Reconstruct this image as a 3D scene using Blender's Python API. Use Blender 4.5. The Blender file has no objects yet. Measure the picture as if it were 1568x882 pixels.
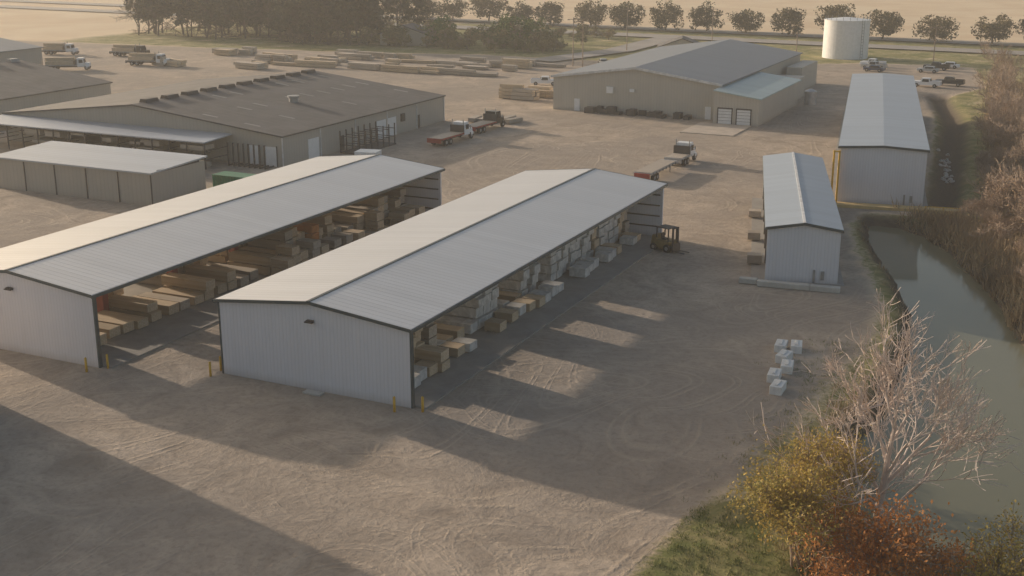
import bpy, math, random
import numpy as np
from mathutils import Vector, Matrix
random.seed(7); np.random.seed(7)
R=random.random
def U(a,b): return a+(b-a)*random.random()
scene=bpy.context.scene
# ------------------------------------------------------------------ materials
class NT:
    def __init__(s,name):
        m=bpy.data.materials.new(name); m.use_nodes=True
        s.m=m; s.t=m.node_tree; s.b=s.t.nodes['Principled BSDF']; s.L=s.t.links
    def n(s,typ,**kw):
        nd=s.t.nodes.new(typ)
        for k,v in kw.items():
            if k.startswith('i_'):
                key=k[2:]; key=int(key) if key.isdigit() else key.replace('_',' ')
                nd.inputs[key].default_value=v
            else: setattr(nd,k,v)
        return nd
    def l(s,a,b): s.L.new(a,b)
    def mix(s,fac,a,b,mode='MIX'):
        nd=s.t.nodes.new('ShaderNodeMix'); nd.data_type='RGBA'; nd.blend_type=mode
        for sock,v in ((nd.inputs[0],fac),(nd.inputs[6],a),(nd.inputs[7],b)):
            if hasattr(v,'links') or hasattr(v,'is_output'): s.l(v,sock)
            else: sock.default_value=v if not isinstance(v,tuple) else (v+(1,) if len(v)==3 else v)
        return nd.outputs[2]
    def ramp(s,x,stops):
        nd=s.t.nodes.new('ShaderNodeValToRGB'); cr=nd.color_ramp
        while len(cr.elements)<len(stops): cr.elements.new(0.5)
        for e,(p,c) in zip(cr.elements,stops):
            e.position=p; e.color=(c,c,c,1) if not isinstance(c,tuple) else c+(1,)
        s.l(x,nd.inputs[0]); return nd.outputs[0]
    def math(s,op,a,b=None):
        nd=s.t.nodes.new('ShaderNodeMath'); nd.operation=op
        for i,v in enumerate((a,b)):
            if v is None: continue
            if isinstance(v,(int,float)): nd.inputs[i].default_value=v
            else: s.l(v,nd.inputs[i])
        return nd.outputs[0]
    def noise(s,vec,scale,detail=4,rough=.55,dist=0):
        nd=s.n('ShaderNodeTexNoise',i_Scale=scale,i_Detail=detail,i_Roughness=rough,i_Distortion=dist)
        s.l(vec,nd.inputs['Vector']); return nd.outputs[0]
    def coord(s,scale=(1,1,1),rot=(0,0,0)):
        tc=s.n('ShaderNodeTexCoord'); mp=s.n('ShaderNodeMapping')
        mp.inputs['Scale'].default_value=scale; mp.inputs['Rotation'].default_value=rot
        s.l(tc.outputs['Object'],mp.inputs[0]); return mp.outputs[0]
    def bump(s,h,strength,dist):
        nd=s.n('ShaderNodeBump',i_Strength=strength,i_Distance=dist); s.l(h,nd.inputs['Height'])
        s.l(nd.outputs[0],s.b.inputs['Normal'])
    def rough(s,r,metal=0):
        s.b.inputs['Roughness'].default_value=r; s.b.inputs['Metallic'].default_value=metal

_c={}
def simple(name,col,rough=.7,metal=0,var=.18,scale=1.5,bump=0):
    if name in _c: return _c[name]
    t=NT(name); v=t.coord()
    nz=t.noise(v,scale,3,.6)
    a=tuple(c*(1-var) for c in col); b=tuple(min(1,c*(1+var)) for c in col)
    t.l(t.mix(t.ramp(nz,[(.3,0),(.7,1)]),a,b),t.b.inputs['Base Color'])
    t.rough(rough,metal)
    if bump: t.bump(t.noise(v,scale*6,4),bump,.05)
    _c[name]=t.m; return t.m

def panel(name,col,axis='Y',period=.6,rough=.45,metal=.0,var=.12,dirt=.25,bumpd=.03):
    """ribbed sheet metal"""
    t=NT(name); tc=t.n('ShaderNodeTexCoord'); sx=t.n('ShaderNodeSeparateXYZ'); t.l(tc.outputs['Object'],sx.inputs[0])
    if axis=='XY': co=t.math('ADD',sx.outputs[0],sx.outputs[1])
    else: co=sx.outputs[axis]
    fr=t.math('FRACT',t.math('MULTIPLY',co,1/period))
    rib=t.ramp(fr,[(0,1),(.10,1),(.16,0),(.84,0),(1,.9)])
    sh=t.n('ShaderNodeTexWhiteNoise',noise_dimensions='1D'); t.l(t.math('FLOOR',t.math('MULTIPLY',co,1/(period*1.9))),sh.inputs['W'])
    v=t.coord(); big=t.noise(v,.12,4,.6,.4)
    st=t.noise(t.coord(scale=(.25,2.2,.6) if axis=='Y' else (2.2,2.2,.25)),1.0,4,.65)
    base=t.mix(t.math('MULTIPLY',sh.outputs[0],.5),tuple(c*(1-var) for c in col),tuple(min(1,c*(1+var*.4)) for c in col))
    base=t.mix(t.math('MULTIPLY',t.ramp(big,[(.35,0),(.75,1)]),dirt),base,tuple(c*.72 for c in col))
    base=t.mix(t.math('MULTIPLY',t.ramp(st,[(.45,0),(.8,1)]),dirt),base,tuple(c*k for c,k in zip(col,(.8,.74,.66))))
    base=t.mix(t.math('MULTIPLY',rib,.22),base,tuple(c*.6 for c in col))
    if axis=='XY':  # splash dirt near the ground
        zr=t.ramp(t.math('ADD',t.math('MULTIPLY',sx.outputs[2],.8),t.math('MULTIPLY',st,.5)),[(.15,1),(.75,0)])
        base=t.mix(t.math('MULTIPLY',zr,.45),base,(.34,.28,.22))
    t.l(base,t.b.inputs['Base Color']); t.rough(rough,metal); t.bump(rib,.7,bumpd)
    return t.m

ROOF=panel('roof_galvalume',(.66,.66,.67),'Y',.61,.42,.25,.1,.24,.025)
ROOFB=panel('roof_bluegrey',(.42,.48,.55),'Y',.61,.5,.15)
WALLW=panel('wall_white_metal',(.70,.70,.74),'XY',.3,.55,0,.05,.18,.02)
WALLB=panel('wall_beige_metal',(.50,.465,.405),'XY',.5,.6,0,.06,.25,.02)
WALLG=panel('wall_greige_metal',(.42,.39,.345),'XY',.6,.6,0,.06,.25,.02)
ROOFE=panel('roof_slate_metal',(.22,.24,.27),'Y',.8,.5,.1)
ROOFG=panel('roof_pale_metal',(.48,.52,.58),'Y',.8,.45,.25)
ROOFT=panel('roof_teal_metal',(.42,.52,.53),'Y',.8,.5,.1)
def roofF():
    t=NT('roof_dark_membrane'); v=t.coord()
    tc=t.n('ShaderNodeTexCoord'); sx=t.n('ShaderNodeSeparateXYZ'); t.l(tc.outputs['Object'],sx.inputs[0])
    seam=t.ramp(t.math('FRACT',t.math('MULTIPLY',sx.outputs[1],1/1.8)),[(0,1),(.06,1),(.1,0)])
    nz=t.noise(v,.25,5,.65,.5); n2=t.noise(t.coord(scale=(.3,2,1)),1.2,4,.6)
    c=t.mix(t.ramp(nz,[(.3,0),(.72,1)]),(.070,.066,.066),(.125,.118,.116))
    c=t.mix(t.math('MULTIPLY',t.ramp(n2,[(.5,0),(.75,1)]),.45),c,(.18,.165,.155))
    c=t.mix(t.math('MULTIPLY',seam,.2),c,(.2,.19,.18))
    t.l(c,t.b.inputs['Base Color']); t.rough(.75); t.bump(seam,.4,.03); return t.m
ROOFF=roofF()
TRIM=simple('trim_dark_green',(.055,.075,.08),.5)
TRIMW=simple('trim_pale',(.6,.6,.6),.5)
STEELR=simple('steel_red_primer',(.30,.055,.035),.6)
STEELD=simple('steel_dark',(.07,.06,.055),.6)
STEELG=simple('steel_grey',(.3,.3,.3),.5,.2)
SKYL=simple('skylight_panel',(.22,.215,.20),.5)
DOORW=simple('door_white',(.72,.72,.72),.5,var=.06)
GLASS=simple('window_glass',(.03,.035,.04),.12,var=.1)
YEL=simple('paint_yellow',(.66,.38,.03),.5)
YELD=simple('paint_dull_yellow',(.24,.17,.06),.6)
WHITEP=simple('paint_white',(.75,.75,.75),.35,var=.06)
REDP=simple('paint_red',(.30,.035,.025),.5)
BLKP=simple('paint_black',(.02,.02,.02),.35)
BLUP=simple('paint_navy',(.04,.06,.12),.35)
SILP=simple('paint_silver',(.42,.43,.44),.3,.4)
GRNP=simple('paint_green',(.03,.17,.08),.5)
RUB=simple('rubber',(.02,.02,.02),.85)
def concrete(name,col,sc=.5):
    t=NT(name); v=t.coord()
    a=t.noise(v,sc,5,.65,.6); b=t.noise(v,sc*12,3,.6)
    c=t.mix(t.ramp(a,[(.3,0),(.7,1)]),tuple(x*.68 for x in col),col)
    c=t.mix(t.math('MULTIPLY',b,.35),c,tuple(min(.9,x*1.25) for x in col))
    t.l(c,t.b.inputs['Base Color']); t.rough(.85); t.bump(b,.3,.02); return t.m
CONC=concrete('concrete_slab',(.31,.29,.265)); CONCL=concrete('concrete_pale',(.52,.50,.46),1.2); BLOCKW=concrete('painted_block',(.78,.77,.74),.8)
SANDC=concrete('apron_dusty_concrete',(.52,.44,.36),.6); BRIDGE=concrete('yellow_timber_kerb',(.66,.48,.22),.8)
ASPH=concrete('asphalt_aged',(.34,.31,.28),.15)
def lumber(name,c1,c2,strap=True):
    t=NT(name); tc=t.n('ShaderNodeTexCoord'); sx=t.n('ShaderNodeSeparateXYZ'); t.l(tc.outputs['Object'],sx.inputs[0])
    zl=t.ramp(t.math('FRACT',t.math('MULTIPLY',sx.outputs[2],1/.115)),[(0,1),(.14,1),(.2,0),(1,0)])
    yl=t.ramp(t.math('FRACT',t.math('MULTIPLY',sx.outputs[1],1/.2)),[(0,1),(.08,1),(.13,0),(1,0)])
    li=t.math('MAXIMUM',zl,yl)
    wn=t.n('ShaderNodeTexWhiteNoise',noise_dimensions='3D')
    sn=t.n('ShaderNodeVectorMath',operation='SNAP'); sn.inputs[1].default_value=(6,.2,.115); t.l(tc.outputs['Object'],sn.inputs[0]); t.l(sn.outputs[0],wn.inputs[0])
    g=t.n('ShaderNodeNewGeometry'); oi=t.n('ShaderNodeObjectInfo')
    c=t.mix(wn.outputs[0],c1,c2)
    c=t.mix(t.math('MULTIPLY',g.outputs['Random Per Island'],.55),c,tuple(x*.6 for x in c1))
    c=t.mix(t.math('MULTIPLY',oi.outputs['Random'],.3),c,tuple(x*.7 for x in c2))
    c=t.mix(t.math('MULTIPLY',li,.5),c,tuple(x*.28 for x in c1))
    t.l(c,t.b.inputs['Base Color']); t.rough(.75); t.bump(li,.4,.01); return t.m
LUM=lumber('lumber_tan',(.58,.44,.29),(.72,.58,.42))
LUMW=lumber('lumber_weathered',(.44,.37,.30),(.58,.51,.43))
def wrap(name,c1):
    t=NT(name); v=t.coord(); g=t.n('ShaderNodeNewGeometry')
    n1=t.noise(v,1.3,4,.6,.8); n2=t.noise(v,5,3,.5)
    c=t.mix(t.ramp(n1,[(.35,0),(.65,1)]),tuple(x*.6 for x in c1),c1)
    c=t.mix(t.math('MULTIPLY',g.outputs['Random Per Island'],.5),c,tuple(x*.5 for x in c1))
    t.l(c,t.b.inputs['Base Color']); t.rough(.45); t.bump(n2,.5,.03); return t.m
WRAP=wrap('wrapped_bundle_white',(.76,.75,.73)); WRAPO=wrap('wrapped_bundle_orange',(.62,.22,.05))
def bark(name,col,leafvar=False):
    t=NT(name); v=t.coord(scale=(1,1,.3)); n1=t.noise(v,3,3,.7); g=t.n('ShaderNodeNewGeometry')
    c=t.mix(n1,tuple(x*.6 for x in col),tuple(x*1.25 for x in col))
    c=t.mix(t.math('MULTIPLY',g.outputs['Random Per Island'],.5),c,tuple(x*.6 for x in col))
    t.l(c,t.b.inputs['Base Color']); t.rough(.9); return t.m
def leaf(name,a,b,c3,tr=.25):
    t=NT(name); g=t.n('ShaderNodeNewGeometry'); v=t.coord()
    c=t.mix(g.outputs['Random Per Island'],a,b)
    c=t.mix(t.ramp(t.noise(v,.35 if tr>0 else .08,2,.5),[(.4,0),(.65,1)]),c,c3)
    t.l(c,t.b.inputs['Base Color']); t.rough(.8)
    t.b.inputs['Specular IOR Level'].default_value=.15
    if tr>0:
        tl=t.n('ShaderNodeBsdfTranslucent'); t.l(c,tl.inputs[0]); ms=t.n('ShaderNodeMixShader'); ms.inputs[0].default_value=tr
        out=[n for n in t.t.nodes if n.type=='OUTPUT_MATERIAL'][0]
        t.l(t.b.outputs[0],ms.inputs[1]); t.l(tl.outputs[0],ms.inputs[2]); t.l(ms.outputs[0],out.inputs[0])
    return t.m
BARKP=bark('bark_pale',(.68,.57,.51)); BARKD=bark('bark_dark',(.14,.11,.085)); TWIG=bark('twig_brown',(.46,.35,.27)); BARKM=bark('bark_mid',(.34,.26,.20))
LF_YEL=leaf('leaf_yellow_olive',(.42,.31,.08),(.56,.41,.13),(.30,.26,.09))
LF_ORG=leaf('leaf_rust',(.48,.19,.06),(.58,.28,.10),(.38,.18,.07))
LF_GRN=leaf('leaf_green',(.12,.17,.05),(.20,.25,.09),(.09,.13,.04),0)
LF_DRK=leaf('leaf_dark',(.085,.09,.05),(.14,.13,.08),(.065,.075,.045),0)
LF_ROW=leaf('leaf_row_tree',(.14,.12,.06),(.24,.19,.10),(.10,.095,.05),0)
LF_BRN=leaf('leaf_brown',(.32,.22,.13),(.42,.30,.19),(.22,.16,.10),0)
LF_SCR=leaf('leaf_scrub',(.22,.19,.10),(.32,.25,.14),(.14,.16,.07),0)
GRS=leaf('grass_blades',(.13,.17,.045),(.24,.24,.09),(.32,.26,.14),0)
DRY=leaf('dry_brush',(.36,.27,.17),(.46,.35,.22),(.24,.18,.12),0)

# ------------------------------------------------------------------ mesh helpers
class MB:
    def __init__(s): s.v=[];s.f=[];s.m=[]
    def add(s,vs,fs,mi=0):
        o=len(s.v); s.v+= [tuple(v) for v in vs]
        for f in fs: s.f.append(tuple(i+o for i in f)); s.m.append(mi)
    def box(s,x0,x1,y0,y1,z0,z1,mi=0,ti=(0,0),top=None):
        a,b=ti
        X0,X1,Y0,Y1=(x0+a,x1-a,y0+b,y1-b) if top is None else top
        vs=[(x0,y0,z0),(x1,y0,z0),(x1,y1,z0),(x0,y1,z0),(X0,Y0,z1),(X1,Y0,z1),(X1,Y1,z1),(X0,Y1,z1)]
        s.add(vs,[(0,3,2,1),(4,5,6,7),(0,1,5,4),(1,2,6,5),(2,3,7,6),(3,0,4,7)],mi)
    def prism(s,prof,y0,y1,mi=0):
        n=len(prof); vs=[(x,y0,z) for x,z in prof]+[(x,y1,z) for x,z in prof]
        fs=[tuple(range(n)),tuple(range(2*n-1,n-1,-1))]+[((i+1)%n,i,i+n,(i+1)%n+n) for i in range(n)]
        s.add(vs,fs,mi)
    def cyl(s,c,r,h,axis='z',n=14,mi=0,r2=None):
        r2=r if r2 is None else r2; vs=[]
        for k,(rr,hh) in enumerate(((r,0),(r2,h))):
            for i in range(n):
                a=2*math.pi*i/n; p,q=rr*math.cos(a),rr*math.sin(a)
                vs.append((c[0]+p,c[1]+q,c[2]+hh) if axis=='z' else (c[0]+hh,c[1]+p,c[2]+q) if axis=='x' else (c[0]+p,c[1]+hh,c[2]+q))
        s.add(vs,[tuple(range(n)),tuple(range(2*n-1,n-1,-1))]+[((i+1)%n,i,i+n,(i+1)%n+n) for i in range(n)],mi)
    def obj(s,name,mats,parent=None,loc=(0,0,0),rot=0,smooth=False,bevel=0):
        me=bpy.data.meshes.new(name); me.from_pydata(s.v,[],s.f); 
        for m in mats: me.materials.append(m)
        me.polygons.foreach_set('material_index',s.m)
        if smooth: me.polygons.foreach_set('use_smooth',[True]*len(s.f))
        me.update()
        o=bpy.data.objects.new(name,me); scene.collection.objects.link(o)
        o.location=loc; o.rotation_euler=(0,0,rot)
        import bmesh
        if len(s.f)<6000:
            bm=bmesh.new(); bm.from_mesh(me); bmesh.ops.recalc_face_normals(bm,faces=bm.faces); bm.to_mesh(me); bm.free()
        if parent: o.parent=parent
        if bevel:
            b=o.modifiers.new('bevel','BEVEL'); b.width=bevel; b.segments=2; b.limit_method='ANGLE'
        return o
def empty(name,loc=(0,0,0),rot=0):
    e=bpy.data.objects.new(name,None); scene.collection.objects.link(e); e.location=loc; e.rotation_euler=(0,0,rot); e.empty_display_size=.5; return e

# ------------------------------------------------------------------ camera / light
cam=bpy.data.cameras.new('camera'); co=bpy.data.objects.new('camera',cam); scene.collection.objects.link(co)
cam.sensor_width=36; cam.lens=43.16; cam.clip_end=8000; cam.clip_start=.5
co.location=(0,0,31); co.rotation_euler=(math.radians(90-16.47),0,math.radians(25.4)); scene.camera=co
AZ=math.radians(-76); EL=math.radians(12)
sd=Vector((math.sin(AZ)*math.cos(EL),math.cos(AZ)*math.cos(EL),math.sin(EL)))
sl=bpy.data.lights.new('sun','SUN'); so=bpy.data.objects.new('sun',sl); scene.collection.objects.link(so)
sl.energy=5; sl.angle=math.radians(.7); sl.color=(1,.84,.67); so.rotation_euler=sd.to_track_quat('Z','Y').to_euler(); so.location=(-60,60,80)
w=bpy.data.worlds.new('World'); scene.world=w; w.use_nodes=True; nt=w.node_tree
bg=nt.nodes['Background']; sk=nt.nodes.new('ShaderNodeTexSky'); sk.sky_type='NISHITA'; sk.sun_disc=False
sk.sun_elevation=EL; sk.sun_rotation=AZ%(2*math.pi); sk.air_density=1.0; sk.dust_density=3.8; sk.ozone_density=.5
nt.links.new(sk.outputs[0],bg.inputs[0]); bg.inputs[1].default_value=.15
scene.view_settings.view_transform='Standard'; scene.view_settings.look='None'; scene.view_settings.exposure=0
# thin morning haze : a real air volume over the whole site
hm=bpy.data.materials.new('haze_air'); hm.use_nodes=True; ht=hm.node_tree; ht.nodes.clear()
ho=ht.nodes.new('ShaderNodeOutputMaterial'); hs=ht.nodes.new('ShaderNodeVolumeScatter'); hs.inputs['Density'].default_value=.00042; hs.inputs['Anisotropy'].default_value=.15
hs.inputs['Color'].default_value=(1,.98,.95,1); ht.links.new(hs.outputs[0],ho.inputs['Volume'])
m=MB(); m.box(-900,700,-120,1300,-4,46); m.obj('haze',[hm])

# ------------------------------------------------------------------ ground
pond=np.array([(-21,137),(-20.2,131),(-18.6,126),(-16,118),(-14,112),(-12,105),(-11,98),(-10.6,90),(-10.6,83),(-11,76),(-11,70),(-10.5,64),(-9.5,58),(-8.5,50),(-8,30),(14,30),(12,60),(7,78),(0,94),(-3.2,102),(-5,110),(-8,119),(-12,129),(-15,134),(-18,137.5)],float)
creek=np.array([(-14,140),(-15,150),(-17.5,180),(-20.5,212),(-27,245)],float)
yard=np.array([(-400,-60),(-19,-20),(-18,48),(-17.5,56),(-15.5,66),(-14.5,75),(-14,85),(-13.5,95),(-14.5,104),(-17,113),(-20,122),(-22.5,133),(-22,138.5),(-16.6,139.5),(-16.2,144),(-18.0,160),(-20,180),(-24,214),(-27,240),(-20,262),(-26,298),(-48,299),(-62,290),(-95,277),(-112,275),(-140,276),(-175,268),(-215,262),(-400,245)],float)
def sdf(P,poly):
    n=len(poly); d=np.full(len(P),1e18); ins=np.zeros(len(P),bool)
    for i in range(n):
        a=poly[i]; b=poly[(i+1)%n]; e=b-a; w_=P-a
        t=np.clip((w_@e)/(e@e),0,1); q=w_-t[:,None]*e; d=np.minimum(d,(q**2).sum(1))
        c=((a[1]<=P[:,1])&(b[1]>P[:,1]))|((b[1]<=P[:,1])&(a[1]>P[:,1]))
        if abs(b[1]-a[1])>1e-9:
            xx=a[0]+(P[:,1]-a[1])/(b[1]-a[1])*e[0]; ins^= c&(P[:,0]<xx)
    return np.where(ins,np.sqrt(d),-np.sqrt(d))
def pld(P,pl):
    d=np.full(len(P),1e18)
    for a,b in zip(pl[:-1],pl[1:]):
        e=b-a; w_=P-a; t=np.clip((w_@e)/(e@e),0,1); q=w_-t[:,None]*e; d=np.minimum(d,(q**2).sum(1))
    return np.sqrt(d)
def sst(x,a,b):
    t=np.clip((x-a)/(b-a),0,1); return t*t*(3-2*t)
def fbm(X,Y,s,seed=0):
    rs=np.random.RandomState(seed); z=np.zeros_like(X)
    for k in range(10):
        a=rs.uniform(0,2*math.pi); fr=s*(1.35**k)*rs.uniform(.8,1.2); ph=rs.uniform(0,6.28,2)
        z+=np.sin((X*math.cos(a)+Y*math.sin(a))*fr+ph[0]+1.3*np.sin((X*math.sin(a)-Y*math.cos(a))*fr*.6+ph[1]))/(1.2**k)
    return z/5
def terrain(P):
    X,Y=P[:,0],P[:,1]
    sp=sdf(P,pond)+.5*fbm(X,Y,.5,3); cd=pld(P,creek)+.4*fbm(X,Y,.5,5); sy=sdf(P,yard)
    z=.05*fbm(X,Y,.35,1)
    z+=.25*sst(-sy,1,10)*fbm(X,Y,.25,2)*sst(-Y,-300,-200)
    z+=-2.3*sst(sp,-1.6,1.8)
    z+=-1.02*sst(-cd,-3.0,-.3)*sst(Y,136,141)*(1-sst(sp,-2,1))
    z+=.8*sst(X,-8,5)*sst(Y,95,125)*(1-sst(sp,-5,-1))
    return z,sp,cd,sy
def H(x,y): return float(terrain(np.array([[x,y]],float))[0][0])
def axis(segs):
    a=[]
    for (p,q,s) in segs: a+=list(np.arange(p,q,s))
    return np.array(a)
xs=np.concatenate([-np.geomspace(4000,310,22),axis([(-300,-62,3),(-62,14,.6),(14,60,2)]),np.geomspace(60,4000,26)])
ys=np.concatenate([[-300,-100,-30,0,15],axis([(26,40,1),(40,150,.6),(150,420,2.5)]),np.geomspace(420,7000,30)])
GX,GY=np.meshgrid(xs,ys); P=np.stack([GX.ravel(),GY.ravel()],1)
z,sp,cd,sy=terrain(P)
nx,ny=len(xs),len(ys)
idx=np.arange(nx*ny).reshape(ny,nx)
F=np.stack([idx[:-1,:-1],idx[:-1,1:],idx[1:,1:],idx[1:,:-1]],-1).reshape(-1,4)
me=bpy.data.meshes.new('ground'); me.from_pydata(np.column_stack([P,z]).tolist(),[],F.tolist()); me.update()
me.polygons.foreach_set('use_smooth',[True]*len(F))
X,Y=P[:,0],P[:,1]
nz=fbm(X,Y,.4,8)
yardm=sst(sy+nz*1.2,-.8,1.0)
green=(1-yardm)*sst(-Y,-372,-360)*(.65+.35*nz)*np.where(Y>200,sst(X,-272,-258),1)
green=np.maximum(green,sst(pld(P,np.array([(-15.,48),(-14,60)])),5,1.5)*(.85+.15*nz))
green=np.maximum(green,sst(pld(P,np.array([(-15,60),(-13.6,84)])),4,.5)*(.45+.3*nz))
mud=np.maximum(sst(sp,-1.8,-.6),sst(-cd,-3.2,-1.0)*sst(Y,134,140))
ca=me.color_attributes.new('mask','FLOAT_COLOR','POINT')
ca.data.foreach_set('color',np.column_stack([yardm,np.clip(green,0,1),mud,np.ones(len(X))]).ravel())
go=bpy.data.objects.new('ground',me); scene.collection.objects.link(go)
def groundmat():
    t=NT('ground_dirt'); at=t.n('ShaderNodeAttribute',attribute_name='mask'); sp_=t.n('ShaderNodeSeparateColor'); t.l(at.outputs['Color'],sp_.inputs[0])
    v=t.coord()
    nA=t.noise(v,.04,4,.6,.6); nB=t.noise(v,.26,5,.68,1.0); nC=t.noise(v,2.2,5,.72)
    def lines(vec,sc,k,off):
        n=t.noise(vec,sc,1.5,.45,.25); fr=t.math('FRACT',t.math('MULTIPLY',t.math('ADD',n,off),k))
        return t.ramp(fr,[(0,0),(.05,1),(.12,0),(.22,0),(.28,1),(.36,0)])
    l1=lines(t.coord(scale=(1,.4,1),rot=(0,0,.5)),.05,30,.11); l2=lines(t.coord(scale=(.5,1,1),rot=(0,0,-.2)),.06,28,.37)
    m1=t.ramp(t.noise(v,.055,2,.5),[(.42,0),(.56,1)]); m2=t.ramp(t.noise(v,.08,2,.5,.5),[(.46,0),(.58,1)])
    trk=t.math('MAXIMUM',t.math('MULTIPLY',l1,m1),t.math('MULTIPLY',l2,m2))
    trk=t.math('MULTIPLY',trk,t.ramp(nC,[(.38,.15),(.6,1)]))
    c=t.mix(t.ramp(nB,[(.32,0),(.68,1)]),(.32,.262,.208),(.53,.435,.345))
    c=t.mix(t.math('MULTIPLY',t.ramp(nA,[(.42,0),(.58,1)]),.65),c,(.30,.258,.22))
    c=t.mix(t.math('MULTIPLY',trk,.5),c,(.64,.53,.42))
    c=t.mix(t.math('MULTIPLY',t.ramp(nC,[(.48,0),(.76,1)]),.6),c,(.20,.165,.135))
    fcol=t.mix(t.ramp(nA,[(.35,0),(.65,1)]),(.66,.50,.33),(.74,.60,.42))
    gcol=t.mix(t.ramp(nB,[(.4,0),(.6,1)]),(.16,.18,.06),(.38,.32,.16))
    gcol=t.mix(t.math('MULTIPLY',nC,.5),gcol,(.21,.19,.09))
    mcol=t.mix(nC,(.06,.05,.038),(.17,.135,.10))
    gm=t.math('ADD',sp_.outputs[1],t.math('MULTIPLY',t.math('SUBTRACT',nC,.5),.9))
    o=t.mix(sp_.outputs[0],fcol,c)
    o=t.mix(t.ramp(gm,[(.3,0),(.6,1)]),o,gcol)
    o=t.mix(sp_.outputs[2],o,mcol)
    t.l(o,t.b.inputs['Base Color']); t.rough(.95); t.b.inputs['Specular IOR Level'].default_value=.1
    h=t.math('ADD',t.math('MULTIPLY',nC,.55),t.math('ADD',t.math('MULTIPLY',trk,.35),t.math('MULTIPLY',nB,1.1)))
    t.bump(h,.8,.15); return t.m
me.materials.append(groundmat())
# water
def watermat():
    t=NT('pond_water'); v=t.coord(); 
    c=t.mix(t.noise(v,.08,3,.5,.5),(.16,.158,.10),(.215,.205,.14))
    t.l(c,t.b.inputs['Base Color']); t.rough(.07); t.b.inputs['IOR'].default_value=1.33
    t.bump(t.noise(t.coord(scale=(1,.5,1)),1.2,3,.6),.06,.05); return t.m
m=MB(); m.add([(-34,-20,-1.05),(60,-20,-1.05),(60,262,-1.05),(-34,262,-1.05)],[(0,1,2,3)]); m.obj('pond_water',[watermat()])

# roads
def ribbon(name,pts,wd,z,mat,extra=None):
    m=MB(); pts=[Vector((x,y)) for x,y in pts]; ns=[]
    for i,p in enumerate(pts):
        d=(pts[min(i+1,len(pts)-1)]-pts[max(i-1,0)]).normalized(); ns.append(Vector((-d.y,d.x)))
    vs=[]
    for p,n in zip(pts,ns): vs+=[(p.x+n.x*wd/2,p.y+n.y*wd/2,z),(p.x-n.x*wd/2,p.y-n.y*wd/2,z)]
    m.add(vs,[(2*i,2*i+1,2*i+3,2*i+2) for i in range(len(pts)-1)]); 
    return m.obj(name,[mat])
LINE=simple('road_line_paint',(.6,.58,.5),.7)
for (pts,wd) in (([(-900,395),(-400,362),(-210,349),(-134,345),(-18,336),(150,322),(700,290)],10),([(-900,425),(-400,390),(-225,377),(-140,369),(-20,360),(150,346),(700,312)],10)):
    ribbon('highway_road',pts,wd,.32,ASPH)
    m=MB()
    for off in (-4.3,4.3):
        for (a,b) in zip(pts[:-1],pts[1:]): m.add([(a[0],a[1]+off-.12,.33),(b[0],b[1]+off-.12,.33),(b[0],b[1]+off+.12,.33),(a[0],a[1]+off+.12,.33)],[(0,1,2,3)])
    m.obj('road_marking',[LINE])
ribbon('access_road',[(-120,268),(-112,300),(-112,342)],8,.30,ASPH)

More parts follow.
